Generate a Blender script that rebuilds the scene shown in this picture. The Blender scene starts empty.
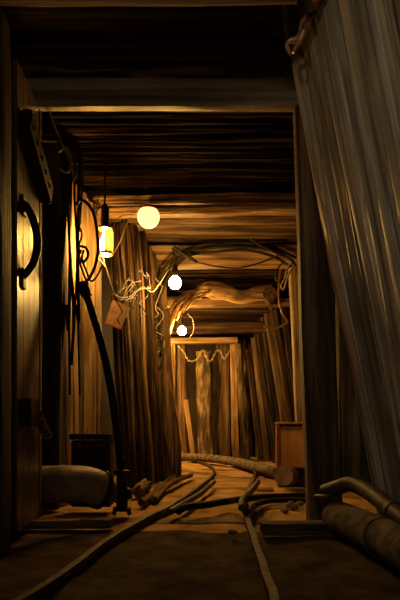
import bpy, bmesh, math, random
from mathutils import Vector, Matrix, noise
random.seed(7)
R = math.radians
SC = bpy.context.scene
COL = SC.collection
F = 550.0; EYE = 0.46; CX = 200.0; HY = 429.0

def at(px, py, Y):
    """a point of the place seen in that direction, Y metres down the tunnel"""
    return Vector(((px-CX)*Y/F, Y, EYE+(HY-py)*Y/F))
def fl(px, py, z=0.0):
    """the floor point (height z) seen at px, py"""
    Y = F*(EYE-z)/(py-HY)
    return Vector(((px-CX)*Y/F, Y, z))
ORD = ['first','second','third','fourth','fifth','sixth','seventh','eighth','ninth','tenth',
       'eleventh','twelfth','thirteenth','fourteenth','fifteenth','sixteenth']

# ------------------------------------------------------------------ materials
def new_mat(name):
    m = bpy.data.materials.new(name); m.use_nodes = True
    nt = m.node_tree
    return m, nt, nt.nodes['Principled BSDF']
def nd(nt, t, **kw):
    n = nt.nodes.new(t)
    for k, v in kw.items(): setattr(n, k, v)
    return n
def ramp(nt, stops):
    r = nd(nt, 'ShaderNodeValToRGB')
    e = r.color_ramp.elements
    e[0].position, e[0].color = stops[0][0], (*stops[0][1], 1)
    e[1].position, e[1].color = stops[-1][0], (*stops[-1][1], 1)
    for p, c in stops[1:-1]:
        x = e.new(p); x.color = (*c, 1)
    return r
def wood(name, dark, mid, light, rough=.7, grain=26, long=1.1, bump=.35, island=False, spec=.2, axis=2):
    m, nt, b = new_mat(name); L = nt.links.new
    tc = nd(nt, 'ShaderNodeTexCoord')
    oi = nd(nt, 'ShaderNodeNewGeometry') if island else nd(nt, 'ShaderNodeObjectInfo')
    rnd = oi.outputs['Random Per Island'] if island else oi.outputs['Random']
    mul = nd(nt, 'ShaderNodeMath', operation='MULTIPLY'); mul.inputs[1].default_value = 40
    L(rnd, mul.inputs[0])
    add = nd(nt, 'ShaderNodeVectorMath', operation='ADD')
    L(tc.outputs['Object'], add.inputs[0]); L(mul.outputs[0], add.inputs[1])
    mp = nd(nt, 'ShaderNodeMapping')
    s = [grain]*3; s[axis] = long
    mp.inputs['Scale'].default_value = s
    L(add.outputs[0], mp.inputs['Vector'])
    n1 = nd(nt, 'ShaderNodeTexNoise'); n1.inputs['Scale'].default_value = 1.0
    n1.inputs['Detail'].default_value = 7; n1.inputs['Roughness'].default_value = .62
    n1.inputs['Distortion'].default_value = .35
    L(mp.outputs[0], n1.inputs['Vector'])
    n2 = nd(nt, 'ShaderNodeTexNoise'); n2.inputs['Scale'].default_value = 2.4
    n2.inputs['Detail'].default_value = 5
    L(add.outputs[0], n2.inputs['Vector'])
    r = ramp(nt, [(.34, dark), (.5, mid), (.66, light)])
    L(n1.outputs['Fac'], r.inputs[0])
    # weathering blotches plus a value of its own for each timber
    r2 = ramp(nt, [(.3, (.42,.40,.36)), (.65, (1,1,1))]); L(n2.outputs['Fac'], r2.inputs[0])
    mx = nd(nt, 'ShaderNodeMix', data_type='RGBA', blend_type='MULTIPLY'); mx.inputs[0].default_value = .8
    L(r.outputs[0], mx.inputs[6]); L(r2.outputs[0], mx.inputs[7])
    mr = nd(nt, 'ShaderNodeMapRange'); mr.inputs[3].default_value = .62; mr.inputs[4].default_value = 1.3
    L(rnd, mr.inputs[0])
    mv = nd(nt, 'ShaderNodeVectorMath', operation='SCALE')
    L(mx.outputs[2], mv.inputs[0]); L(mr.outputs[0], mv.inputs['Scale'])
    L(mv.outputs[0], b.inputs['Base Color'])
    rr = nd(nt, 'ShaderNodeMapRange'); rr.inputs[3].default_value = rough-.12; rr.inputs[4].default_value = min(1, rough+.18)
    L(n2.outputs['Fac'], rr.inputs[0]); L(rr.outputs[0], b.inputs['Roughness'])
    b.inputs['Specular IOR Level'].default_value = spec
    bp = nd(nt, 'ShaderNodeBump'); bp.inputs['Strength'].default_value = bump; bp.inputs['Distance'].default_value = .02
    L(n1.outputs['Fac'], bp.inputs['Height']); L(bp.outputs[0], b.inputs['Normal'])
    return m
def lump(name, dark, light, rough=.9, scale=8, bump=.5, metal=0, spec=.3, lo=.35, hi=.65):
    m, nt, b = new_mat(name); L = nt.links.new
    tc = nd(nt, 'ShaderNodeTexCoord')
    n = nd(nt, 'ShaderNodeTexNoise'); n.inputs['Scale'].default_value = scale
    n.inputs['Detail'].default_value = 9; n.inputs['Roughness'].default_value = .65
    L(tc.outputs['Object'], n.inputs['Vector'])
    r = ramp(nt, [(lo, dark), (hi, light)]); L(n.outputs['Fac'], r.inputs[0])
    L(r.outputs[0], b.inputs['Base Color'])
    b.inputs['Roughness'].default_value = rough; b.inputs['Metallic'].default_value = metal
    b.inputs['Specular IOR Level'].default_value = spec
    if bump:
        bp = nd(nt, 'ShaderNodeBump'); bp.inputs['Strength'].default_value = bump; bp.inputs['Distance'].default_value = .02
        L(n.outputs['Fac'], bp.inputs['Height']); L(bp.outputs[0], b.inputs['Normal'])
    return m
def glow(name, col, strength):
    m, nt, b = new_mat(name)
    b.inputs['Base Color'].default_value = (.9,.8,.6,1)
    b.inputs['Emission Color'].default_value = (*col, 1)
    b.inputs['Emission Strength'].default_value = strength
    return m
def glass(name, tint):
    m, nt, b = new_mat(name); L = nt.links.new
    t = nd(nt, 'ShaderNodeBsdfTransparent'); t.inputs[0].default_value = (*tint, 1)
    g = nd(nt, 'ShaderNodeBsdfGlossy'); g.inputs['Roughness'].default_value = .08
    lw = nd(nt, 'ShaderNodeLayerWeight'); lw.inputs[0].default_value = .25
    mx = nd(nt, 'ShaderNodeMixShader')
    L(lw.outputs['Facing'], mx.inputs[0]); L(t.outputs[0], mx.inputs[1]); L(g.outputs[0], mx.inputs[2])
    L(mx.outputs[0], nt.nodes['Material Output'].inputs[0])
    return m

M = dict(
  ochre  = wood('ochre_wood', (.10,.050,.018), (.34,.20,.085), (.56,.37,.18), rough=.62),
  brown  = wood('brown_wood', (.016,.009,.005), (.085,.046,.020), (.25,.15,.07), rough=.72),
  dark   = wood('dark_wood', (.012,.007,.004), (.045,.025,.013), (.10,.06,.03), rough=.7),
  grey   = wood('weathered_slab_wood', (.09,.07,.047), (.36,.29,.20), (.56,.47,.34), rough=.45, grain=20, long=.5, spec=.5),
  door   = wood('varnished_door_wood', (.05,.026,.011), (.11,.063,.028), (.17,.105,.05), rough=.36, grain=34, long=.5, bump=.18, spec=.7),
  box    = wood('orange_box_wood', (.42,.18,.045), (.58,.28,.08), (.68,.36,.12), rough=.45, grain=18, bump=.12),
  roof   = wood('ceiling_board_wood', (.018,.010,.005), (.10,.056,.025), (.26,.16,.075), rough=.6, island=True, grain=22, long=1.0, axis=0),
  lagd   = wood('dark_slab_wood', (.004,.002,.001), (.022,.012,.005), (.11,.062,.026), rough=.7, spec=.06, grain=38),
  roof_shaded  = wood('shaded_ceiling_wood', (.006,.0033,.002), (.028,.016,.007), (.10,.058,.025), rough=.85, spec=.03, island=True, grain=26, long=.8, axis=0),  # ceiling wood again, with the shade under the roof put into its colour
  lag    = wood('rough_lagging_wood', (.02,.011,.005), (.09,.05,.022), (.2,.12,.055), rough=.68, island=True),
  pale   = wood('pale_log_wood', (.02,.012,.006), (.10,.064,.032), (.28,.195,.105), rough=.75, grain=18, long=3.0, bump=.6),
  fibre  = wood('split_log_wood', (.07,.034,.012), (.36,.21,.09), (.62,.42,.22), rough=.7, grain=22, long=2.2, bump=.6),
  sleeper= wood('sleeper_wood', (.04,.022,.01), (.15,.085,.035), (.28,.17,.075), rough=.75, grain=22, long=1.2),
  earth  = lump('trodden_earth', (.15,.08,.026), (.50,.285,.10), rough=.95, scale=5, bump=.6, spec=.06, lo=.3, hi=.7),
  shaded_dirt    = lump('shaded_near_dirt', (.022,.014,.007), (.12,.075,.035), rough=.95, scale=7, bump=.8, spec=.06, lo=.35, hi=.68),  # rough dark dirt, with the near floor's shade put into its colour
  rock   = lump('dark_rock', (.012,.008,.005), (.05,.032,.018), scale=4, bump=.8),
  stone  = lump('brown_stone', (.10,.065,.035), (.26,.18,.10), scale=9, bump=.6),
  iron   = lump('black_iron', (.012,.009,.007), (.05,.035,.024), rough=.5, scale=20, bump=.3, metal=.5),
  rust   = lump('rusty_rail_steel', (.02,.011,.006), (.085,.05,.023), rough=.6, scale=18, bump=.5, metal=.15),
  copper = lump('worn_bronze_iron', (.25,.12,.05), (.62,.38,.18), rough=.35, scale=14, bump=.3, metal=.25, spec=.8),
  pipe   = lump('dusty_steel_pipe', (.045,.032,.02), (.19,.14,.085), rough=.85, scale=11, bump=.5, spec=.15, lo=.38, hi=.62),
  pipel  = lump('dusty_brown_pipe', (.12,.085,.05), (.34,.25,.15), rough=.5, scale=7, bump=.2, spec=.5),
  pipeb  = lump('ochre_painted_pipe', (.022,.014,.008), (.085,.055,.029), rough=.55, scale=9, bump=.3, spec=.3),
  rubber = lump('black_rubber', (.006,.005,.004), (.022,.017,.012), rough=.6, scale=30, bump=.1, spec=.2),
  palec  = lump('dusty_pale_wire', (.12,.08,.045), (.30,.22,.13), rough=.6, scale=30, bump=.1),
  palew  = lump('dirty_wire', (.05,.032,.018), (.16,.11,.06), rough=.6, scale=30, bump=.1),
  redc   = lump('orange_rubber_hose', (.16,.035,.008), (.28,.07,.014), rough=.5, scale=20, bump=.1),
  brass  = lump('tarnished_brass', (.16,.09,.035), (.42,.27,.12), rough=.35, scale=22, bump=.1, metal=.8),
  sign   = lump('faded_pink_plate', (.13,.065,.04), (.24,.135,.085), rough=.6, scale=20, bump=.1),
  signred= lump('faded_red_edge', (.22,.04,.02), (.30,.06,.03), rough=.6, scale=20, bump=.1),
  chain  = lump('pale_chain_steel', (.28,.2,.11), (.50,.38,.22), rough=.45, scale=30, bump=.1, metal=.4),
)
def frosted(name, col, k):
    m, nt, b = new_mat(name); L = nt.links.new
    t = nd(nt, 'ShaderNodeBsdfTranslucent'); t.inputs[0].default_value = (*col, 1)
    b.inputs['Base Color'].default_value = (*col, 1); b.inputs['Roughness'].default_value = .4
    mx = nd(nt, 'ShaderNodeMixShader'); mx.inputs[0].default_value = k
    L(b.outputs[0], mx.inputs[1]); L(t.outputs[0], mx.inputs[2]); L(mx.outputs[0], nt.nodes['Material Output'].inputs[0])
    return m
M['shade'] = frosted('frosted_cream_shade', (.40,.26,.12), .055)
AMBER = (1.0, .545, .13)
BULB = 480.0
M['bulb'] = glow('lit_bulb_glass', AMBER, BULB)
M['bulbjar'] = glow('lit_jar_bulb_glass', AMBER, BULB*1.3)
M['bulbbend'] = glow('lit_strong_bulb_glass', AMBER, BULB*5.5)
M['globe'] = glow('lit_opal_globe', (1.0, .66, .25), 1.7)
M['glass'] = glass('jar_glass', (.93,.86,.7))

# ------------------------------------------------------------------ objects
def obj(name, bm, mat, parent=None, mtx=None, sharp=.7):
    me = bpy.data.meshes.new(name)
    bmesh.ops.recalc_face_normals(bm, faces=bm.faces[:])
    bm.to_mesh(me); bm.free()
    me.polygons.foreach_set('use_smooth', [True]*len(me.polygons))
    me.set_sharp_from_angle(angle=sharp)
    me.materials.append(mat)
    o = bpy.data.objects.new(name, me); COL.objects.link(o)
    if parent is not None: o.parent = parent
    if mtx is not None: o.matrix_world = mtx
    if parent is not None and mtx is not None:
        o.matrix_parent_inverse = Matrix.Identity(4)
        o.matrix_basis = parent.matrix_basis.inverted() @ mtx if parent.parent is None else \
            (parent.parent.matrix_basis @ parent.matrix_basis).inverted() @ mtx
    return o
def tag(o, label, cat, group=None):
    o['label'] = label; o['category'] = cat; o['kind'] = 'thing'
    if group: o['group'] = group
    return o
def empty(name, loc, label, cat, group=None):
    o = bpy.data.objects.new(name, None); COL.objects.link(o)
    o.empty_display_size = .1
    o.matrix_basis = Matrix.Translation(loc)
    return tag(o, label, cat, group)
def struct(o):
    o['kind'] = 'structure'; return o

def frame(p0, p1, face=(0,-1,0)):
    """local z from p0 to p1, local -y towards `face`"""
    p0, p1 = Vector(p0), Vector(p1)
    z = (p1-p0).normalized()
    y = -Vector(face); y = y - z*y.dot(z)
    if y.length < 1e-4: y = z.orthogonal()
    y.normalize(); x = y.cross(z)
    m = Matrix((x, y, z)).transposed().to_4x4(); m.translation = p0
    return m, (p1-p0).length

def bar(bm, L, w, d, kind='plank', seed=0., nL=None, rough=.005, bow=.008, ridge=.0, taper=1., point=0., off=(0,0,0)):
    """one timber along z, from z=0 to L: plank (near-square section), log (round) or slab (flat back, rounded front)"""
    nA = {'plank': 28, 'log': 26, 'slab': 40}[kind]
    n = {'plank': 9., 'log': 2., 'slab': 3.}[kind]
    nL = nL or max(6, min(40, int(L/.07)))
    rings = []
    for i in range(nL+1):
        t = i/nL; z = t*L
        k = 1+(taper-1)*t
        bx = bow*noise.noise(Vector((seed*3.1, z*1.1, 1.7))); by = bow*noise.noise(Vector((seed*2.3, 8.2, z*1.1)))
        row = []
        for a in range(nA):
            th = 2*math.pi*(a+.5)/nA
            c, s = math.cos(th), math.sin(th)
            x = math.copysign(abs(c)**(2/n), c)*w/2; y = math.copysign(abs(s)**(2/n), s)*d/2
            if kind == 'slab' and s > 0: y *= .5
            g = rough*noise.noise(Vector((c*1.6+seed*5, s*1.6, z*2.6))) + rough*.6*noise.noise(Vector((c*5+seed, s*5, z*6)))
            g += ridge*noise.noise(Vector((c*7+seed*7, s*7, z*.9))) + ridge*.5*noise.noise(Vector((c*19+seed*3, s*19, z*1.3)))
            zz = z
            if i == 0 or i == nL: zz = z + (rough*2+.002)*noise.noise(Vector((c*2, s*2, seed+i)))
            if point and i == nL: zz -= point*abs(c)*.6
            if point and i == nL: zz += point*(.5*noise.noise(Vector((c*3, seed*2, 3.3))))
            l = math.hypot(x, y)+1e-6
            row.append(bm.verts.new((off[0]+(x+x/l*g)*k+bx, off[1]+(y+y/l*g)*k+by, off[2]+zz)))
        rings.append(row)
    for i in range(nL):
        for a in range(nA):
            b = (a+1) % nA
            bm.faces.new((rings[i][a], rings[i][b], rings[i+1][b], rings[i+1][a]))
    bm.faces.new(rings[0][::-1]); bm.faces.new(rings[-1])
_seed = [0.]
def timber(name, p0, p1, w, d, mat, kind='plank', face=(0,-1,0), parent=None, roll=0., **kw):
    _seed[0] += 1.37
    m, L = frame(p0, p1, face)
    if roll: m = m @ Matrix.Rotation(roll, 4, 'Z')
    bm = bmesh.new(); bar(bm, L, w, d, kind, seed=_seed[0], **kw)
    return obj(name, bm, M[mat] if isinstance(mat, str) else mat, parent, m, sharp=.75 if kind == 'plank' else 1.0)

def smooth_path(pts, sub=8):
    pts = [Vector(p) for p in pts]
    if len(pts) < 3: return pts
    out = []
    P = [pts[0]*2-pts[1]] + pts + [pts[-1]*2-pts[-2]]
    for i in range(1, len(P)-2):
        a, b, c, d = P[i-1:i+3]
        for k in range(sub):
            t = k/sub
            out.append(.5*((2*b)+(c-a)*t+(2*a-5*b+4*c-d)*t*t+(3*b-a-3*c+d)*t**3))
    out.append(pts[-1]); return out
def tube(bm, pts, r, n=8, sub=8, closed_ends=True):
    pts = smooth_path(pts, sub)
    N = len(pts)
    rad = (lambda t: r) if not callable(r) else r
    t0 = (pts[1]-pts[0]).normalized(); u = t0.orthogonal().normalized()
    rings = []
    for i, p in enumerate(pts):
        t = (pts[min(i+1, N-1)]-pts[max(i-1, 0)])
        t = t.normalized() if t.length > 1e-9 else t0
        u = (u - t*u.dot(t))
        u = u.normalized() if u.length > 1e-6 else t.orthogonal().normalized()
        v = t.cross(u); rr = rad(i/(N-1))
        rings.append([bm.verts.new(p+(u*math.cos(2*math.pi*a/n)+v*math.sin(2*math.pi*a/n))*rr) for a in range(n)])
    for i in range(N-1):
        for a in range(n):
            b = (a+1) % n
            bm.faces.new((rings[i][a], rings[i][b], rings[i+1][b], rings[i+1][a]))
    if closed_ends: bm.faces.new(rings[0][::-1]); bm.faces.new(rings[-1])
def cable(name, pts, r, mat, parent=None, n=8, sub=8):
    """origin at the first point"""
    o0 = Vector(pts[0]) if parent is None else Vector((0,0,0))
    bm = bmesh.new(); tube(bm, [Vector(p)-o0 for p in pts], r, n, sub)
    if parent is None: return obj(name, bm, M[mat], None, Matrix.Translation(o0), sharp=1.2)
    return obj(name, bm, M[mat], parent, None, sharp=1.2)
def lathe(name, prof, mat, mtx, parent=None, n=28, a0=0., a1=2*math.pi, cap=True):
    """profile [(radius, z)] turned about local z"""
    bm = bmesh.new(); full = abs(a1-a0-2*math.pi) < 1e-6
    k = n if full else n+1
    rings = [[bm.verts.new((max(r,1e-4)*math.cos(a0+(a1-a0)*i/n), max(r,1e-4)*math.sin(a0+(a1-a0)*i/n), z)) for i in range(k)] for r, z in prof]
    for q in range(len(prof)-1):
        for i in range(n):
            j = (i+1) % k
            bm.faces.new((rings[q][i], rings[q][j], rings[q+1][j], rings[q+1][i]))
    if full and cap: bm.faces.new(rings[0][::-1]); bm.faces.new(rings[-1])
    return obj(name, bm, M[mat] if isinstance(mat, str) else mat, parent, mtx, sharp=.6)
def boxbm(bm, lo, hi, bev=.004):
    r = bmesh.ops.create_cube(bm, size=1)
    lo, hi = Vector(lo), Vector(hi)
    for v in r['verts']:
        v.co = Vector((lo[i]+(v.co[i]+.5)*(hi[i]-lo[i]) for i in range(3)))
    if bev:
        es = {e for v in r['verts'] for e in v.link_edges}
        bmesh.ops.bevel(bm, geom=list(es), offset=bev, segments=2, affect='EDGES')
def boxo(name, lo, hi, mat, mtx, parent=None, bev=.004):
    bm = bmesh.new(); boxbm(bm, lo, hi, bev)
    return obj(name, bm, M[mat], parent, mtx, sharp=.5)
T = Matrix.Translation

# ------------------------------------------------------------------ setting: earth floor, rock walls, roof
def floor_z(x, y):
    v = Vector((x*1.5, y*1.5, .3))
    z = .022*noise.noise(v)+.012*noise.noise(v*3.3)
    return z
def floor():
    bm = bmesh.new(); nx, ny = 150, 270
    x0, x1, y0, y1 = -3.6, 2.4, -.6, 10.2
    g = [[bm.verts.new((x0+(x1-x0)*i/nx, y0+(y1-y0)*j/ny, 0)) for i in range(nx+1)] for j in range(ny+1)]
    for j in range(ny+1):
        for i in range(nx+1):
            v = g[j][i]; v.co.z = floor_z(v.co.x, v.co.y)-.02
    for j in range(ny):
        for i in range(nx):
            bm.faces.new((g[j][i], g[j][i+1], g[j+1][i+1], g[j+1][i]))
    fo = obj('floor', bm, M['earth'], sharp=2); fo.data.materials.append(M['shaded_dirt'])
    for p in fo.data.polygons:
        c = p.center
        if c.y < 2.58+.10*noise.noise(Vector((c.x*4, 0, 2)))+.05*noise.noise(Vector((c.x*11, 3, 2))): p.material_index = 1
    return struct(fo)
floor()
def rock_wall(name, pts, h=2.75, seed=0., amp=.05):
    """rough rock face standing behind the timbering"""
    bm = bmesh.new(); cols = []
    P = [Vector((x, y, 0)) for x, y in pts]
    line = []
    for a, b in zip(P[:-1], P[1:]):
        n = max(2, int((b-a).length/.12))
        line += [(a.lerp(b, i/n), (b-a).normalized()) for i in range(n)]
    line.append((P[-1], (P[-1]-P[-2]).normalized()))
    nz = 22
    for p, t in line:
        nrm = Vector((t.y, -t.x, 0)); c = []
        for k in range(nz+1):
            z = -.15+(h+.15)*k/nz
            c.append(bm.verts.new(p+Vector((0,0,z))+nrm*amp*(noise.noise(Vector((p.x*2, p.y*2, z*2+seed)))+.5*noise.noise(Vector((p.x*6, p.y*6, z*6+seed))))))
        cols.append(c)
    for a, b in zip(cols[:-1], cols[1:]):
        for k in range(nz): bm.faces.new((a[k], b[k], b[k+1], a[k+1]))
    return struct(obj(name, bm, M['rock'], sharp=1.0))
rock_wall('wall_left', [(-1.15,-.6), (-1.15,4.0), (-.95,5.2), (-.8,6.2), (-3.5,6.6)], seed=1)
rock_wall('wall_end', [(-3.5,6.6), (-3.5,10.1), (2.3,10.1)], seed=5)
rock_wall('wall_right', [(1.15,-.6), (1.15,3.4), (1.35,5.0), (1.6,7.0), (2.3,10.1)], seed=9)
def rock_roof():
    bm = bmesh.new(); nx, ny = 40, 70
    g = [[bm.verts.new((-3.6+6*i/nx, -.6+10.8*j/ny, 2.5+.05*noise.noise(Vector((i*.7, j*.7, 4))))) for i in range(nx+1)] for j in range(ny+1)]
    for j in range(ny):
        for i in range(nx): bm.faces.new((g[j][i], g[j+1][i], g[j+1][i+1], g[j][i+1]))
    return struct(obj('ceiling_rock', bm, M['rock'], sharp=1))
rock_roof()
def ceiling_bay(name, y0, y1, x0, x1, zb0, zb1, widths, seed, kind='plank', gap=.006, mat='roof_shaded', jit=.010):
    """roof boards laid across the tunnel, each board an island of one mesh"""
    rng = random.Random(seed); bm = bmesh.new(); y = y0
    while y < y1:
        w = rng.uniform(*widths); w = min(w, max(.03, y1-y))
        t = (y-y0)/(y1-y0); z = zb0+(zb1-zb0)*t + rng.uniform(-jit, jit)
        th = rng.uniform(.028, .05) if kind == 'plank' else w*.9
        b2 = bmesh.new(); L = x1-x0+rng.uniform(-.05,.05)
        bar(b2, L, w, th, kind, seed=rng.uniform(0,99), rough=.006, bow=.012, ridge=.006)
        mt = Matrix(((0,0,1,x0),(1,0,0,y+w/2),(0,1,0,z+th/2),(0,0,0,1)))
        b2.transform(mt)
        tmp = bpy.data.meshes.new('t'); b2.to_mesh(tmp); b2.free(); bm.from_mesh(tmp); bpy.data.meshes.remove(tmp)
        y += w+gap+rng.uniform(0,.012)
    return struct(obj(name, bm, M[mat], sharp=.8))
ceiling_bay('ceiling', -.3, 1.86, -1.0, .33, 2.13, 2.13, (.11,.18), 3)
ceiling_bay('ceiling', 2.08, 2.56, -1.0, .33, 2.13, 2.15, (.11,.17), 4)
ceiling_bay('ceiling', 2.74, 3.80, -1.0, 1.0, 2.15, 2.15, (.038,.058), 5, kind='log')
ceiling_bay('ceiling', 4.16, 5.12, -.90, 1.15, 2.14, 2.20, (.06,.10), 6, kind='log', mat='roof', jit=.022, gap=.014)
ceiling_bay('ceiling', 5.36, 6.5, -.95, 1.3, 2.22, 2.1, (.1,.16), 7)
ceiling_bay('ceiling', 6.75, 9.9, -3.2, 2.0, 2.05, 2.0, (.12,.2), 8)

# ------------------------------------------------------------------ timber sets (posts and cap beams)
G = 'cap beams across the tunnel roof'
def cap(p0, p1, w, d, mat, label, kind='plank', **kw):
    return tag(timber('cap_beam', p0, p1, w, d, mat, kind, face=(0,-1,0), **kw), label, 'beam', G)
# nearest set, at the top edge of the photograph
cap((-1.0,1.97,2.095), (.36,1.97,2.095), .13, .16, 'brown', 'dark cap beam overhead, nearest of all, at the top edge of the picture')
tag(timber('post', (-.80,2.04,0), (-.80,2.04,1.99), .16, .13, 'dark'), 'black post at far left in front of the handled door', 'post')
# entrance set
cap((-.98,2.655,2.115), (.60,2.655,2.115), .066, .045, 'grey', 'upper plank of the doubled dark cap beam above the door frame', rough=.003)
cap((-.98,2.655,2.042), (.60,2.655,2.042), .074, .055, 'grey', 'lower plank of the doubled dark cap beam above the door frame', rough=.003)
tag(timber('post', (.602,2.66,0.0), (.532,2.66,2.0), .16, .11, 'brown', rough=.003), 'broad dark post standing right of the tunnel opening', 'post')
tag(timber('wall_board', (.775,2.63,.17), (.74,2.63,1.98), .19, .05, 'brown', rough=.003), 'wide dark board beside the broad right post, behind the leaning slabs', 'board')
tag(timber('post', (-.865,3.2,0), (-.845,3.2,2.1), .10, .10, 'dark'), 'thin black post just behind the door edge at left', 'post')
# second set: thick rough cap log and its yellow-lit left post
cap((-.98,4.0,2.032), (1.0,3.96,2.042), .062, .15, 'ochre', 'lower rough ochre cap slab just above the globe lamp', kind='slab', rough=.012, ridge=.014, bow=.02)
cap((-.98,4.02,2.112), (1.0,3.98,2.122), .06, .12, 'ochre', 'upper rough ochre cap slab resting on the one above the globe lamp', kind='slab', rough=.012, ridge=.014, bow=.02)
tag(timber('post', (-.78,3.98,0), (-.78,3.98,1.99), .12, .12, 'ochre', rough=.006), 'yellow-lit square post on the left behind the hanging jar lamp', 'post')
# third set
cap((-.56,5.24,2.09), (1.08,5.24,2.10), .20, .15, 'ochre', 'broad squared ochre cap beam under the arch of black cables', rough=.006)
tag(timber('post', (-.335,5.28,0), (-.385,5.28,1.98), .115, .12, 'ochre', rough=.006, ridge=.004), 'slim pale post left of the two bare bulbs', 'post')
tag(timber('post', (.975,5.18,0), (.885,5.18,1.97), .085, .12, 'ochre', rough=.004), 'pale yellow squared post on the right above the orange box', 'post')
tag(timber('wall_board', (.965,5.106,1.30), (.925,5.106,1.92), .06, .03, 'pale', rough=.004), 'short pale board nailed high on the right yellow post', 'board')
# fourth set: twisted split log and thick rail under it
cap((-.45,6.42,1.93), (1.15,6.42,1.93), .09, .12, 'ochre', 'bright-edged ochre cap beam under the twisted split log', rough=.008)
tl = [at(168,334,6.22), at(172,318,6.23), at(180,305,6.25), at(191,297,6.25), at(206,290,6.25), at(222,291,6.25), at(240,296,6.25), at(258,294,6.25), at(272,293,6.25)]
bm = bmesh.new()
def twist(t): return .085-.055*max(0,1-t*4)+.03*noise.noise(Vector((t*6,0,2)))-.03*math.exp(-((t-.42)/.05)**2)
tube(bm, [p-tl[0] for p in tl], twist, 16, 8)
for v in bm.verts:
    v.co += Vector((0, .03*noise.noise(v.co*6), .03*noise.noise(v.co*Vector((3,9,9)).x)))+Vector((0,0,.012*noise.noise(Vector((v.co.x*4, v.co.y*40, v.co.z*40)))))
lg = tag(obj('split_log', bm, wood('twisted_log_wood', (.07,.034,.012), (.36,.21,.09), (.62,.42,.22), grain=24, long=2, axis=0, bump=.7), None, T(tl[0]), 1.2),
    'twisted split log lying on the beam above the bare bulbs', 'log')
tag(timber('log', at(270,294,6.1)+Vector((0,0,0)), at(273,304,6.7), .16, .16, 'brown', 'log', rough=.006), 'log with a dark round end pointing out above the right wall', 'log')
# broken fibres hanging off the split log's left end: part of it
for k in range(9):
    a = at(166+k*2.4+random.uniform(-2,2), 330-k*2.2+random.uniform(-8,8), 6.10+random.uniform(-.05,.05)); b = at(178+k*4, 303-k*1.2+random.uniform(-3,3), 6.17)
    c = a.lerp(b, .5)+Vector((-.02,-.02,.035))
    bm = bmesh.new(); tube(bm, [p-tl[0] for p in (a, c, b)], lambda t: .006+.008*t, 6, 5)
    obj('splinter', bm, M['fibre'], lg, T(tl[0]), 1.2)
cap((-.60,7.3,1.79), (1.2,7.3,1.81), .13, .13, 'brown', 'brown cap beam just above the bright farthest beam', rough=.008)
cap((-.62,8.25,1.775), (.56,8.25,1.785), .09, .10, 'ochre', 'farthest cap beam, bright yellow, above the looped chain')
cap((-.8,6.9,1.97), (1.4,6.9,1.97), .10, .12, 'dark', 'dark cap beam in shadow behind the twisted split log')

# ------------------------------------------------------------------ leaning slabs, near right
GS = 'leaning slabs of the near right wall'
for i in range(13):
    Y = 2.42-.095*i
    x_t = .452 + .0155*i + .008*math.sin(i*2.1); x_b = .835 + .0155*i
    p1 = Vector((x_t, Y, 2.06+.03*math.sin(i*1.7))); p0 = Vector((x_b, Y-.02, .07+.02*math.sin(i)))
    p1 = p0+(p1-p0)*1.135
    lab = ('weathered upright slab leaning over the right side, farthest in, against the dark board' if i == 0 else
           f'{ORD[i]} weathered upright slab from the dark board in the leaning right wall')
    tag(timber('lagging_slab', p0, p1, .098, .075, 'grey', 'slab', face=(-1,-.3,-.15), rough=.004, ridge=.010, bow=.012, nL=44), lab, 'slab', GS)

# ------------------------------------------------------------------ left wall, first bay: upright boards
GB = 'upright boards of the left wall by the jar lamp'
for i in range(8):
    t = i/7
    p = Vector((-.86+.10*t, 3.30+.60*t, 0))
    tag(timber('wall_board', p+Vector((.0,0,.02)), p+Vector((-.01+.01*math.sin(i*3),0,2.06)), .082, .03, 'ochre' if i in (2,3,5,6,7) else 'brown', 'slab', face=(1,-.35,0), rough=.006, ridge=.006, bow=.015),
        ('upright board of the left wall next to the thin black post' if i == 0 else
         f'{ORD[i]} upright board from the thin black post in the left wall'), 'board', GB)
# second bay: slabs leaning on the left, tops just under the roof
GL = 'split slabs leaning on the left wall past the jar lamp'
rng = random.Random(12)
prof_t = [(111,224),(119,219),(129,222),(136,229),(144,240),(150,249),(158,263)]
NS = 16
for i in range(NS):
    t = i/(NS-1); Y = 4.12+1.0*t
    tx = 111+47*t; q = [k for k in range(6) if prof_t[k][0] <= tx][-1]; u = (tx-prof_t[q][0])/(prof_t[q+1][0]-prof_t[q][0])
    ty = prof_t[q][1]+u*(prof_t[q+1][1]-prof_t[q][1])+rng.uniform(-2,5)
    Y += rng.uniform(-.03,.03); p1 = at(tx+rng.uniform(-1.5,1.5), ty, Y+.06)
    p0 = Vector(((127+42*t+rng.uniform(-1.5,1.5)-200)*(Y-.05)/F, Y-.05, 0))
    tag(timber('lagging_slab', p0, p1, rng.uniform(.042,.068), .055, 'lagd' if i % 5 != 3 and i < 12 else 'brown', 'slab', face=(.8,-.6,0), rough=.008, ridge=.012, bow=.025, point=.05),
        ('split slab leaning on the left wall, nearest, beside the small pink plate' if i == 0 else
         f'{ORD[i]} split slab back from the small pink plate, leaning on the left wall'), 'slab', GL)
# craggy round post in front of the pale one
tag(timber('post', (-.245,5.0,0), (-.315,5.05,1.55), .13, .13, 'brown', 'log', rough=.03, ridge=.02, bow=.05, taper=.7), 'craggy dark log post standing at the left bend of the rails', 'post')

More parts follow.
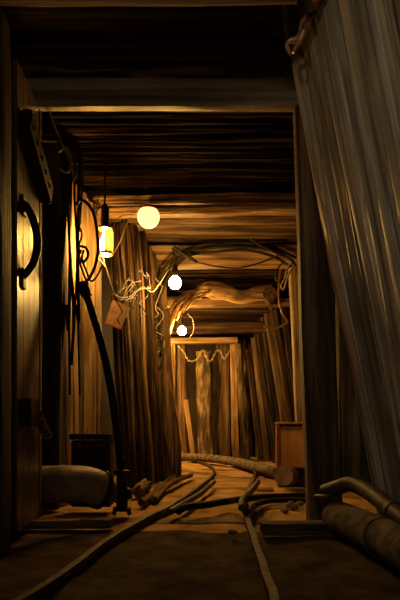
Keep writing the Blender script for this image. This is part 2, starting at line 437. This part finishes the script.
# ------------------------------------------------------------------ far end timbers
def far_post(x0, y0, x1, y1, Y, wpx, mat, kind, label, name='post', base=True, **kw):
    a = at(x0, y0, Y); b = at(x1, y1, Y+.05)
    if base: a.z = 0
    return tag(timber(name, a, b, wpx*Y/F, wpx*Y/F*.8, mat, kind, **kw), label, 'post' if name == 'post' else 'plank')
far_post(207,455,203,352, 8.9, 17, 'pale', 'log', 'pale knotty bark-covered log post at the far end, centre', rough=.02, ridge=.012, bow=.05)
far_post(224,456,223,345, 9.05, 13, 'brown', 'plank', 'broad brown upright plank right of the pale knotty log', name='plank')
far_post(236,456,233,343, 8.6, 7, 'ochre', 'plank', 'narrow ochre post under the right end of the bright far beam')
far_post(246,457,240,341, 8.45, 10, 'pale', 'log', 'peeling pale post right of the far plank, under the chain end', rough=.012, ridge=.012)
far_post(183,455,182,345, 8.7, 10, 'brown', 'log', 'dark log post left of the pale knotty log', rough=.01)
far_post(184,452,168,372, 7.9, 5, 'ochre', 'plank', 'thin slanting plank at the far left, longer of two', name='plank')
far_post(194,452,186,400, 8.1, 5, 'ochre', 'plank', 'thin slanting plank at the far left, shorter of two', name='plank')
far_post(172,462,170,345, 6.6, 9, 'ochre', 'log', 'lit round post under the lower bare bulb', rough=.01)
GR = 'planks leaning on the right wall beyond the orange box'
lean = [(261,455,249,350,8.3,7),(268,458,254,338,8.0,6),(277,460,256,325,7.6,8),(284,462,262,318,7.3,8),(293,464,268,312,7.0,9),(302,466,275,310,6.7,9),(310,468,284,305,6.4,9)]
for i, (x0,y0,x1,y1,Y,w) in enumerate(lean):
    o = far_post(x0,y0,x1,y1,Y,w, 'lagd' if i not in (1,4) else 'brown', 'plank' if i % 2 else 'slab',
        ('plank leaning on the far right wall next to the peeling pale post' if i == 0 else f'{ORD[i]} plank from the peeling pale post, leaning on the far right wall'),
        name='plank', rough=.008, face=(-.6,-1,0))
    o['group'] = GR
for i in range(5):
    x = -1.0-.5*i
    tag(timber('post', (x,9.3,0), (x+.05,9.35,1.95), .22, .18, 'brown', 'log', rough=.02), f'{ORD[i]} round post to the left of the far dark log, round the bend', 'post', 'round posts round the bend')
for i in range(6):
    x = .62+.2*i
    tag(timber('post', (x,9.35-.1*i,0), (x-.1,9.4-.1*i,1.95), .17, .14, 'dark', 'log', rough=.02), f'{ORD[i]} black log behind the leaning planks of the far right wall', 'post', 'black logs at the far right')

# ------------------------------------------------------------------ door, near left
dp0 = Vector((-.765,2.30,0)); dp1 = Vector((-.777,2.66,0))
dr = (dp1-dp0); dw = dr.length
mx_ = Matrix(((dr.x/dw, -dr.y/dw, 0, dp0.x), (dr.y/dw, dr.x/dw, 0, dp0.y), (0,0,1,.03), (0,0,0,1)))   # local x along the door, y into the wall
door = empty('door', dp0+Vector((0,0,.03)), 'tall varnished plank door with an iron handle, open along the left wall', 'door')
door.matrix_basis = mx_
I = Matrix.Identity(4)
bm = bmesh.new()
nb = 4
for k in range(nb):
    boxbm(bm, (dw*k/nb+.0004, 0, 0), (dw*(k+1)/nb-.0004, .04, 1.98), .0015)
leaf = obj('door_leaf', bm, M['door'], door, mx_, .4)
boxo('edge_board', (dw+.001,-.004,0), (dw+.030,.05,1.98), 'brown', mx_, door)
bm = bmesh.new(); hz = 0.03
tube(bm, [(.075,0,1.41),(.08,-.022,1.385),(.10,-.045,1.33),(.115,-.055,1.25),(.105,-.045,1.17),(.085,-.022,1.115),(.08,0,1.085)], lambda t: .014+.004*math.sin(t*math.pi), 10, 6)
hd = obj('handle', bm, M['iron'], door, mx_, 1.2)
for z in (1.40, 1.085): boxo('handle_plate', (.055,-.010,z-.05), (.105,0,z+.04), 'iron', mx_, hd)
boxo('lock_case', (.03,-.05,.44), (.16,0,.56), 'iron', mx_, door)
bm = bmesh.new()
tube(bm, [(.16,-.03,.50),(.28,-.035,.46),(.36,-.04,.40)], .016, 8)
lt = obj('latch_bar', bm, M['iron'], door, mx_, 1.2)
for k in range(5):
    bm = bmesh.new(); s = k/4; c = Vector((.20+.16*s, -.037, .487-.085*s))
    tube(bm, [c+Vector((-.008,0,.004)), c+Vector((.008,0,-.004))], .024, 10, 1)
    obj('latch_ring', bm, M['brass'], lt, mx_, .8)
bm = bmesh.new()
q0, q1 = Vector((.03,-.03,1.75)), Vector((.42,-.03,1.58))
d_ = (q1-q0)
boxbm(bm, (0,-.02,-.06), (d_.length,.03,.06), .008)
bm.transform(Matrix.Rotation(math.atan2(-d_.z, d_.x), 4, 'Y')); bm.transform(T(q0))
br = obj('brace', bm, M['iron'], door, mx_, .5)
for k in range(5):
    c = q0.lerp(q1, .12+.18*k)
    bm = bmesh.new(); tube(bm, [c+Vector((0,-.018,0)), c+Vector((0,-.026,0))], .012, 8, 1); obj('bolt', bm, M['iron'], br, mx_, .8)

# ------------------------------------------------------------------ lamps
def jar_lamp():
    Y = 3.5; s = Y/F
    e = empty('hanging_lamp', at(105,255,Y), 'lit jar lamp with cream half shield hanging on the left by its cord', 'lamp')
    e.matrix_basis = T(at(105,255,Y))
    o = at(105,255,Y)
    cable('cord', [Vector((0,0,(255-y)*s)) for y in (163,185,206)], .006, 'rubber', e)
    lathe('socket', [(.010,.19*1.72),(.022,.30),(.026,.295),(.026,.19),(.03,.185)][::-1], 'iron', T(o), e)
    lathe('collar', [(.03,.160),(.048,.162),(.050,.170),(.046,.178),(.03,.184)], 'brass', T(o), e)
    lathe('glass_jar', [(.044,.160),(.049,.150),(.049,.015),(.045,.006)], 'glass', T(o), e, cap=False)
    lathe('rim', [(.047,.0),(.054,.004),(.054,.012),(.047,.016)], 'brass', T(o), e, cap=False)
    lathe('half_shield', [(.050,.145),(.052,.145),(.0525,.012),(.0505,.012)], 'shade', T(o), e, a0=R(-88), a1=R(75), n=20, cap=False)
    lathe('bulb', [(.001,.022),(.016,.028),(.028,.045),(.033,.070),(.028,.095),(.016,.12),(.013,.15)], M['bulbjar'], T(o), e)
jar_lamp()
# opal globe fixed to the rough cap log
Y = 3.84; c = at(148.5, 217, Y)
e = empty('globe_lamp', c, 'lit round opal globe lamp fixed in front of the rough ochre cap slabs', 'lamp')
prof = [(.078*math.sin(R(a)), -.078*math.cos(R(a))) for a in range(0, 131, 10)]
lathe('globe', [(max(r,.001), z) for r, z in prof], 'globe', T(c), e)
lathe('base', [(.058,.045),(.066,.048),(.066,.066),(.05,.07)], 'brass', T(c), e)
def bare_bulb(px, py, Y, label, top=14, r=.050, mat='bulb'):
    c = at(px, py, Y)
    e = empty('bare_bulb_lamp', c+Vector((0,0,-r)), label, 'lamp', 'bare bulbs on hanging sockets')
    m = T(c)
    pr = [(max(.001, r*math.sin(R(a))), -r*math.cos(R(a))) for a in range(0, 151, 15)] + [(r*.40, r*1.05)]
    lathe('bulb', pr, mat, m, e, n=20)
    lathe('socket', [(.021,r*1.0),(.024,r*1.05),(.021,r*1.4+.06),(.012,r*1.4+.075)], 'rubber', m, e, n=16)
    bm = bmesh.new()
    tube(bm, [Vector((0,0,r*1.4+.07)), Vector((.008,0,r*1.4+.12)), Vector((-.02,.03,r*1.4+.07+top*Y/F))], .005, 6)
    obj('cord', bm, M['rubber'], e, m, 1.2)
    return e
bare_bulb(175, 283, 4.4, 'upper bare glowing bulb, nearer of two, below the cable arch')
bare_bulb(182, 331, 6.25, 'lower bare glowing bulb, farther of two, above the left bend', top=10)
bare_bulb(128, 345, 7.7, 'bare bulb hanging round the left bend, out of sight behind slabs', top=16, mat='bulbbend')

# ------------------------------------------------------------------ cables and wires
GA = 'black cables arching from the left wall to the right post'
arch = [
 [(150,330),(154,300),(165,275),(180,258),(205,249),(240,247),(275,251),(294,262)],
 [(152,335),(157,305),(168,278),(184,257),(215,246),(245,243),(275,249),(295,264)],
 [(154,322),(160,296),(172,272),(188,256),(214,252),(244,250),(272,256),(293,268)],
 [(149,320),(152,298),(163,270),(181,252),(210,244),(242,246),(270,246),(296,258)],
]
for i, pp in enumerate(arch):
    pts = [at(x, y, 4.98+.012*i) for x, y in pp]
    tag(cable('cable', pts, .013-.001*(i%2), 'rubber'), f'{["outermost","second","innermost","loosest"][i]} black cable of the bundle arching to the right post', 'cable', GA)
tag(cable('cable', [at(x,y,4.9) for x,y in ((172,248),(178,254),(200,263),(235,268),(262,262),(285,252))], .007, 'rubber'), 'thin black wire sagging below the cable arch', 'cable')
tag(cable('cable', [at(x,y,4.86) for x,y in ((174,247),(182,253),(190,258))]+[at(196,262,4.9)], .016, 'rubber'), 'stub of thick black cable poking up at the arch top left', 'cable')
tag(cable('cable', [at(x,y,4.95) for x,y in ((244,233),(258,244),(274,252),(287,257),(296,266))], .011, 'rubber'), 'black cable slanting from the roof poles down to the right post head', 'cable')
# pale wires in a tangle on the slabs
GW = 'pale tangled wires on the left slabs'
tang = [
 ([(112,232),(114,222),(122,216),(132,215),(138,217)], 'pale lit wire running from the jar lamp to the globe'),
 ([(113,254),(120,242),(126,226),(131,217)], 'pale wire hanging slack under the globe lamp'),
 ([(103,258),(108,275),(113,290),(120,300),(128,292),(134,285)], 'pale wire dropping from the jar lamp to the tangle'),
 ([(98,258),(107,270),(115,294),(128,297),(138,290),(150,288)], 'longest pale wire running from the jar lamp along the slabs'),
 ([(122,290),(128,280),(136,286),(131,297),(124,300),(120,292)], 'pale wire looped in a ring on the slabs'),
 ([(130,300),(142,287),(152,292),(160,283),(168,270)], 'pale wire climbing from the tangle to the cable arch'),
 ([(126,318),(129,306),(124,296),(131,284),(141,281)], 'pale wire above the small pink plate'),
]
for pp, lab in tang:
    pts = [at(x, y, 3.52+max(0,(x-112))*.0205 + (.0 if x < 113 else .0)) for x, y in pp]
    tag(cable('wire', pts, .0042, 'palec'), lab, 'wire', GW)
rng = random.Random(33)
for i in range(7):
    x, y = 116+i*6, 268+rng.uniform(0,22)
    pp = [(x, y)]
    for k in range(5): pp.append((pp[-1][0]+rng.uniform(-7,8), pp[-1][1]+rng.uniform(-4,14)))
    tag(cable('wire', [at(a, b, 3.60+max(0,a-112)*.0205) for a, b in pp], .0045, 'palew' if i % 2 else 'rubber'), f'{ORD[i]} loose tangled wire from the left, hanging on the slabs', 'wire', 'loose wires on the left slabs')
GK = 'knotted wires beside the pale left post'
rng = random.Random(5)
for i in range(8):
    x, y = 150+rng.uniform(0,8), 275+i*9
    pp = [(x+rng.uniform(-6,8)*(1 if k else 0), y+k*9+rng.uniform(-5,5)) for k in range(6)]
    tag(cable('wire', [at(a, b, 4.93+.02*rng.random()) for a, b in pp], .004+.003*rng.random(), 'palec' if i % 4 == 0 else 'rubber'),
        f'{ORD[i]} knotted wire counted down the pale post left of the bulbs', 'wire', GK)
# coiled loops, left
GC = 'black hose loops hanging beside the jar lamp'
tag(cable('hose', [at(x,y,3.12) for x,y in ((76,206),(80,200),(88,204),(94,215),(97,232),(98,250),(95,266),(90,277),(85,283))], .009, 'iron'), 'thick hose looping in front of the glowing left post', 'hose', GC)
tag(cable('hose', [at(x,y,3.10) for x,y in ((78,208),(79,225),(82,235),(79,246),(80,262),(84,275),(88,284))], .006, 'rubber'), 'black hose hanging wavy at the left of the big loop', 'hose', GC)
tag(cable('hose', [at(x,y,3.09) for x,y in ((84,250),(82,258),(86,270),(91,281),(97,276),(102,266))], .006, 'rubber'), 'black hose forking up to the right below the loop', 'hose', GC)
tag(cable('hose', [at(x,y,3.87) for x,y in ((96,200),(94,208),(95,214),(99,207),(98,202),(96,205))], .005, 'rubber'), 'small hooked black wire end near the lamp cord', 'wire')
tag(cable('hose', [at(x,y,3.11) for x,y in ((80,246),(86,248),(88,256),(83,262),(79,256),(81,250))], .008, 'rubber'), 'black tight coil knotted left of the jar lamp', 'hose', GC)
GV = 'dark cables hanging in a curtain at the left'
for i in range(9):
    x = 60+2.5*i; Y = 3.20+.008*i
    top = 108+5.5*i
    pp = [(x-2+i*.6, top), (x+math.sin(i)*2, 190), (x+math.cos(i*2)*2.5, 260), (x+math.sin(i*3)*2, 330-8*(i % 3)), (x-1+math.sin(i*5), 395-30*(i % 4))]
    tag(cable('cable', [at(a, b, Y) for a, b in pp], .007+.003*(i % 2), 'rubber' if i % 3 else 'iron'), f'{ORD[i]} dark cable from the door edge in the hanging curtain', 'cable', GV)
tag(cable('wire', [at(x,y,2.80) for x,y in ((45,97),(54,124),(63,146),(71,163),(74,180))], .005, 'palec'), 'thin wire slanting down from the cap beam above the door', 'wire')
tag(cable('wire', [at(x,y,2.85) for x,y in ((58,152),(66,148),(71,158),(70,170),(64,172),(60,168))], .006, 'palec'), 'small pale wire loop high on the left', 'wire')
# right post wires
GP = 'wires on top of the right yellow post'
tag(cable('wire', [at(x,y,4.92) for x,y in ((291,262),(287,270),(285,278),(281,286),(284,289),(288,276),(293,266))], .009, 'palec'), 'pale twisted wire bunch at the head of the right yellow post', 'wire', GP)
tag(cable('wire', [at(x,y,4.93) for x,y in ((283,262),(277,270),(276,279),(281,284))], .007, 'rubber'), 'black wire ring at the head of the right yellow post', 'wire', GP)
tag(cable('hose', [at(x,y,5.6) for x,y in ((281,268),(279,285),(279,300),(282,312),(288,322))], .011, 'redc'), 'orange hose hanging left of the right yellow post', 'hose')
tag(cable('hose', [at(x,y,6.0) for x,y in ((288,322),(280,327),(270,329),(264,326))], .012, 'palec'), 'pale branch of hose sticking out at the right wall', 'hose')
# chain festoon at the far end
ch = [(178,346),(184,352),(188,360),(194,361),(199,357),(203,350),(207,359),(211,361),(216,352),(220,351),(224,359),(229,352),(233,346),(238,343)]
pts = smooth_path([at(x,y,8.15) for x,y in ch], 4)
e = empty('chain', pts[0], 'pale chain looped in scallops across the far end', 'chain')
acc = 0; k = 0; last = pts[0]
for a, b in zip(pts[:-1], pts[1:]):
    # links alternate flat and upright along the hanging line
    z = (b-a).normalized(); mid = a.lerp(b, .5); L = (b-a).length
    u = Vector((0,1,0)) if k % 2 else z.cross(Vector((0,1,0))).normalized()
    ring = [mid + z*(math.cos(t)*L*.68) + u*(math.sin(t)*.010) for t in [2*math.pi*j/10 for j in range(11)]]
    bm = bmesh.new(); tube(bm, [p-pts[0] for p in ring], .0042, 6, 1)
    obj('link', bm, M['chain'], e, T(pts[0]), 1.2); k += 1
# wire hanging from the lower bulb
tag(cable('wire', [at(x,y,6.2) for x,y in ((188,314),(193,320),(194,330),(190,338))], .006, 'palec'), 'pale wire curling right of the lower bare bulb', 'wire')

# ------------------------------------------------------------------ small pink plate, thick hose with valve
Y = 3.95
p0 = at(117, 315, Y)
e = empty('small_sign', p0, 'small faded pink plate hung askew on the left slabs', 'sign')
rot = T(p0) @ Matrix.Rotation(R(18), 4, 'Y') @ Matrix.Rotation(R(12), 4, 'Z')
boxo('plate', (-.062,-.006,-.09), (.062,.006,.09), 'sign', rot, e, .003)
boxo('bottom_edge', (-.062,-.0085,-.088), (.062,-.0062,-.076), 'signred', rot, e, 0)
bm = bmesh.new(); tube(bm, [(.03,-.004,.085),(.03,-.02,.12),(.045,-.01,.2)], .004, 6); obj('hanging_wire', bm, M['palec'], e, rot, 1.2)
e = empty('hose_with_valve', at(122,512,3.03), 'thick black hose running down to an upright valve on the floor at left', 'hose')
eb = e.matrix_basis.translation.copy()
bm = bmesh.new()
tube(bm, [p-eb for p in (at(84,288,3.15), at(92,312,3.13), at(103,350,3.1), at(112,395,3.08), at(118,440,3.05), at(121,468,3.03))], .022, 12)
obj('hose', bm, M['rubber'], e, T(eb), 1.2)
for z, hh in ((at(84,288,3.15), 0),):
    bm = bmesh.new(); d1 = (at(92,312,3.13)-z).normalized()
    tube(bm, [z-eb-d1*.03, z-eb+d1*.05], .032, 12, 1); obj('coupling', bm, M['iron'], e, T(eb), .6)
lathe('valve_body', [(.03,.0),(.05,.004),(.05,.02),(.032,.025),(.03,.09),(.048,.095),(.048,.125),(.03,.13),(.03,.20),(.042,.205),(.042,.225),(.018,.23),(.018,.30)], 'iron', T(eb+Vector((0,0,.005))), e)
bm = bmesh.new(); tube(bm, [(-.055,0,.10),(.055,0,.10)], .028, 12, 1); obj('flange', bm, M['iron'], e, T(eb), .6)
bm = bmesh.new(); ring = [(.045*math.cos(2*math.pi*j/14), -.05, .10+.045*math.sin(2*math.pi*j/14)) for j in range(15)]
tube(bm, ring, .008, 6, 1); obj('hand_wheel', bm, M['iron'], e, T(eb), 1.2)
bm = bmesh.new(); tube(bm, [(-.03,0,.02),(-.045,-.02,-.01)], .012, 8, 1); tube(bm, [(.03,0,.02),(.045,-.02,-.01)], .012, 8, 1); obj('foot', bm, M['iron'], e, T(eb), 1.2)

# ------------------------------------------------------------------ left floor: pipes, cabinet, sill
pp = [Vector((-1.08,3.02,.165)), Vector((-.85,2.93,.165)), Vector((-.70,2.88,.172)), Vector((-.60,2.90,.165)), Vector((-.535,2.95,.135))]
e = empty('pipe', Vector((-.75,2.9,.05)), 'fat dusty pipe bend on the floor at left, in front of the dark cabinet', 'pipe')
eb = e.matrix_basis.translation.copy()
bm = bmesh.new(); tube(bm, [p-eb for p in pp], .098, 24); obj('pipe_body', bm, M['pipel'], e, T(eb), 1.0)
d1 = (pp[-1]-pp[-2]).normalized()
bm = bmesh.new(); tube(bm, [pp[-1]-eb-d1*.012, pp[-1]-eb+d1*.012], .107, 24, 1); obj('end_flange', bm, M['iron'], e, T(eb), .6)
bm = bmesh.new(); tube(bm, [pp[-1]-eb+d1*.01, pp[-1]-eb+d1*.05, pp[-1]-eb+d1*.075+Vector((0,0,-.02))], lambda t: .088-.05*t, 20, 4); obj('end_cone', bm, M['pipe'], e, T(eb), 1)
tag(timber('log', Vector((-.95,3.3,.20)), Vector((-.72,3.12,.20)), .11, .11, 'sleeper', 'log'), 'short round log end behind the fat pipe at left', 'log')
# cabinet
c0 = Vector((-.727,3.10,0)); e = empty('cabinet', c0, 'low dark wooden cabinet with a lid against the left wall', 'cabinet')
boxo('body', (0,.0,.02), (.22,.13,.395), 'dark', T(c0), e)
boxo('lid', (-.008,-.012,.40), (.228,.135,.432), 'brown', T(c0), e)
boxo('front_panel', (.02,-.01,.05), (.20,-.001,.33), 'dark', T(c0), e)
boxo('batten', (0,-.012,.355), (.22,-.001,.385), 'brown', T(c0), e)
tag(timber('stone', fl(137,497)+Vector((0,0,.03)), fl(143,494)+Vector((.02,0,.05)), .09, .09, 'stone', 'log', rough=.03, nL=6), 'rounded brown stone at the foot of the left slabs', 'stone')
tag(timber('pole', fl(140,500,.03), fl(178,474,.04), .045, .045, 'sleeper', 'log', rough=.01, bow=.04), 'bent round pole on the floor along the left slabs, wall side', 'pole')
tag(timber('pole', fl(153,498,.025), fl(190,475,.03), .042, .042, 'sleeper', 'log', rough=.012, bow=.05), 'bent round pole on the floor along the left slabs, rail side', 'pole')
tag(timber('sill_board', Vector((-1.0,2.6,.012)), Vector((-.42,2.62,.012)), .10, .04, 'sleeper', face=(0,0,1)), 'flat sill board on the floor in front of the fat pipe', 'board')

# ------------------------------------------------------------------ right side: box, log end, sills, pipes
c0 = at(275.5, 465, 4.55); c0.z = .135
wid = .27; hgt = .365
e = empty('wooden_box', c0+Vector((0,0,0)), 'varnished orange wooden box standing on end by the right post', 'box')
bxm = T(c0) @ Matrix.Rotation(R(-22), 4, 'Z')
boxo('front_panel', (.035,.012,.012), (wid-.02,.03,hgt-.02), 'box', bxm, e, .002)
boxo('corner_post', (0,-.008,0), (.017,.03,hgt), 'box', bxm, e)
boxo('corner_post', (.020,.004,0), (.034,.03,hgt), 'box', bxm, e)
boxo('corner_post', (wid-.02,-.004,0), (wid,.03,hgt), 'box', bxm, e)
boxo('side_panel', (0,.031,0), (.015,.26,hgt), 'box', bxm, e)
boxo('side_panel', (wid-.015,.031,0), (wid,.26,hgt), 'box', bxm, e)
boxo('back_panel', (.016,.245,0), (wid-.016,.26,hgt), 'box', bxm, e)
boxo('lid', (-.006,-.012,hgt+.001), (wid+.006,.266,hgt+.018), 'box', bxm, e)
boxo('base', (.016,.031,.002), (wid-.016,.244,.016), 'box', bxm, e)
tag(timber('bearer', Vector((.66,4.66,.062)), Vector((.98,4.66,.062)), .2, .13, 'dark', face=(0,-1,0)), 'dark timber bearer under the orange box', 'bearer')
tag(timber('log', Vector((.655,4.30,.09)), Vector((.725,4.47,.075)), .15, .15, 'pipel', 'log', rough=.004, nL=8), 'short fat round log end in front of the orange box', 'log')
tag(timber('sill_board', fl(262,528,.03), fl(356,527,.03), .10, .05, 'sleeper', face=(0,0,1)), 'flat plank sill on the floor at the foot of the broad right post', 'board')

def pipe(path, r, mat, label, rings=(), rr=1.09):
    e = empty('pipe', path[0]+Vector((0,0,-r)), label, 'pipe', 'pipes in the right foreground')
    eb = e.matrix_basis.translation.copy()
    bm = bmesh.new(); tube(bm, [p-eb for p in path], r, 24, 8); obj('pipe_body', bm, M[mat], e, T(eb), 1.0)
    sp = smooth_path(path, 8)
    for t in rings:
        i = int(t*(len(sp)-2)); d = (sp[i+1]-sp[i]).normalized()
        bm = bmesh.new(); tube(bm, [sp[i]-eb-d*.014, sp[i]-eb+d*.014], r*rr, 24, 1); obj('collar', bm, M[mat], e, T(eb), .6)
pipe([Vector((.605,2.42,.072)), Vector((.635,2.15,.072)), Vector((.66,1.85,.072)), Vector((.67,1.45,.072)), Vector((.68,.9,.072))], .072, 'pipe',
     'thick dusty pipe lying on the floor in the right foreground', (.42,), 1.06)
pipe([at(326,491,2.48), at(336,488,2.40), at(350,484,2.32), at(366,490,2.2), at(384,503,2.05), at(402,518,1.9), at(430,540,1.7)], .033, 'pipeb',
     'thinner ochre pipe curving over the thick pipe at right', (.78,), 1.1)
tag(cable('pipe', [at(316,497,2.5), at(324,497,2.45), at(332,496,2.4)], .014, 'pipeb'), 'short thin pipe stub at the foot of the broad right post', 'pipe')

# ------------------------------------------------------------------ rails, sleepers, floor hoses
def rail(pp, label):
    path = smooth_path([fl(x, y, -.006) for x, y in pp], 10)
    prof = [(-.012,.028),(.012,.028),(.014,.012),(.006,.004),(.006,-.022),(.022,-.03),(.022,-.036),(-.022,-.036),(-.022,-.03),(-.006,-.022),(-.006,.004),(-.014,.012)]
    o0 = path[0]; bm = bmesh.new(); rings = []
    for i, p in enumerate(path):
        t = path[min(i+1,len(path)-1)]-path[max(i-1,0)]; t.z = 0; t.normalize(); s = Vector((t.y,-t.x,0))
        w = .004*noise.noise(p*5)
        rings.append([bm.verts.new(p-o0+s*(u+w)+Vector((0,0,v+.004*noise.noise(p*4)))) for u, v in prof])
    for a, b in zip(rings[:-1], rings[1:]):
        for k in range(len(prof)):
            j = (k+1) % len(prof); bm.faces.new((a[k], a[j], b[j], b[k]))
    bm.faces.new(rings[0]); bm.faces.new(rings[-1][::-1])
    return tag(obj('rail', bm, M['rust'], None, T(o0), .6), label, 'rail', 'rails of the narrow track')
rail([(-40,640),(40,597),(82,565),(120,537),(150,520),(172,508),(195,492),(212,477),(213,470),(203,464),(188,460)], 'left rusty rail of the narrow mine track')
rail([(278,640),(272,600),(259,560),(249,528),(244,510),(247,494),(254,479),(253,470),(240,463),(218,458.5),(200,457)], 'right rusty rail of the narrow mine track')
GT = 'sleepers of the narrow track'
for i, (y, xa, xb) in enumerate([(516,134,268),(499,166,268),(486,184,272),(476,190,272),(468,182,268)]):
    a, b = fl(xa, y, .0), fl(xb, y, .0); a.z = b.z = -.056
    tag(timber('sleeper', a, b, .17, .075, 'sleeper', face=(0,0,1), rough=.008), ('nearest wooden sleeper under the rails' if i == 0 else f'{ORD[i]} wooden sleeper from the near end of the track'), 'sleeper', GT)
def fh(pts, r, mat, label, name='hose', cat='hose'):
    return tag(cable(name, [fl(x, y, z) for x, y, z in pts], r, mat, n=10), label, cat)
fh([(178,512,.02),(186,507,.05),(205,505,.045),(228,501,.045),(243,499,.075),(262,497,.04),(300,495.5,.03),(330,495,.03)], .02, 'rubber', 'dark hose crossing the rails on the floor')
fh([(248,512,.03),(256,505,.03),(270,501,.025),(300,500,.025),(330,502,.025)], .016, 'rubber', 'thinner dark hose curving from the right rail to the post')
fh([(170,512,.03),(185,503,.035),(200,494,.035),(214,482,.03)], .018, 'rust', 'rust-brown bar lying along the inside of the left rail', 'bar', 'bar')
fh([(242,508,.06),(243,500,.075),(252,490,.06),(258,482,.05)], .02, 'rust', 'short rusty bar lying beside the right rail', 'bar', 'bar')
fh([(160,457,.06),(185,457,.06),(215,459,.06),(245,464,.06),(278,473,.06)], .055, 'pipe', 'grey pipe lying along the floor across the far end', 'pipe', 'pipe')
rng = random.Random(21)
for i, (x, y, s) in enumerate([(292,507,.035),(285,511,.022),(161,488,.03),(232,533,.018),(300,505,.025)]):
    p = fl(x, y, .0); bm = bmesh.new()
    bmesh.ops.create_icosphere(bm, subdivisions=3, radius=s)
    for v in bm.verts:
        v.co *= 1+.5*noise.noise(v.co*30+Vector((i*7,0,0))); v.co.z *= .7
    tag(obj('stone', bm, M['stone'], None, T(p+Vector((0,0,s*.3))), 1.0), ['dark stone near the foot of the broad right post','small stone left of the dark stone by the right post','brown stone between the floor poles and left rail','pebble on the floor between the rails','small stone touching the right post foot'][i], 'stone')

# ------------------------------------------------------------------ iron hook, top right
h0 = at(319, -10, 2.03)
e = empty('iron_hook', h0, 'two-pronged rusty iron hook hanging at the top of the leaning slabs', 'hook')
H = lambda *p: [at(x, y, z)-h0 for x, y, z in p]
bm = bmesh.new(); tube(bm, H((319,-10,2.03),(314,6,2.08),(308,20,2.13),(304,32,2.17)), lambda t: .019-.003*t+.003*math.sin(t*19), 12); obj('shank', bm, M['copper'], e, T(h0), 1.2)
bm = bmesh.new(); tube(bm, H((304,31,2.17),(297,39,2.19),(290,41,2.2),(287,46,2.2),(291,55,2.19)), lambda t: .015-.009*t, 10); obj('prong', bm, M['copper'], e, T(h0), 1.2)
bm = bmesh.new(); tube(bm, H((304,31,2.16),(300,41,2.17),(296,47,2.17),(293,53,2.17)), lambda t: .014-.009*t, 10); obj('prong', bm, M['copper'], e, T(h0), 1.2)
bm = bmesh.new(); tube(bm, H((308,14,2.10),(302,23,2.13),(300,31,2.15)), lambda t: .012-.006*t, 8); obj('spur', bm, M['copper'], e, T(h0), 1.2)
bm = bmesh.new(); tube(bm, H((310,10,2.09),(312,13,2.10)), .025, 12, 1); obj('collar', bm, M['iron'], e, T(h0), .6)

# ------------------------------------------------------------------ camera, light, view
cam = bpy.data.cameras.new('camera'); co = bpy.data.objects.new('camera', cam); COL.objects.link(co)
co.location = (0,0,EYE); co.rotation_euler = (R(90),0,0)
cam.sensor_fit = 'AUTO'; cam.sensor_width = 36; cam.lens = F*36/600; cam.shift_y = (HY-300)/600
cam.clip_start = .05
SC.camera = co
w = bpy.data.worlds.new('world'); w.use_nodes = True; SC.world = w
bg = w.node_tree.nodes['Background']; bg.inputs[0].default_value = (1.0,.80,.52,1); bg.inputs[1].default_value = .035
ld = bpy.data.lights.new('slab_fill_spot', 'SPOT'); ld.energy = 21; ld.color = (1,.83,.58); ld.shadow_soft_size = .08  # unseen spot, added to brighten the leaning slabs on the right
ld.spot_size = R(78); ld.spot_blend = .9
lo = bpy.data.objects.new('slab_fill_spot', ld); COL.objects.link(lo); lo.location = (-.45,.35,1.9)
lo.rotation_euler = (Vector((.62,1.55,1.45))-lo.location).to_track_quat('-Z','Y').to_euler()
l2 = bpy.data.lights.new('near_fill', 'POINT'); l2.energy = 6; l2.color = (1,.78,.5); l2.shadow_soft_size = .08  # unseen fill light, added to lift the near timbers facing the camera
lo2 = bpy.data.objects.new('near_fill', l2); COL.objects.link(lo2); lo2.location = (-.05,-.25,1.25)
SC.view_settings.view_transform = 'Standard'; SC.view_settings.look = 'None'
SC.view_settings.gamma = 1; SC.view_settings.exposure = 0.0
SC.view_settings.use_curve_mapping = False
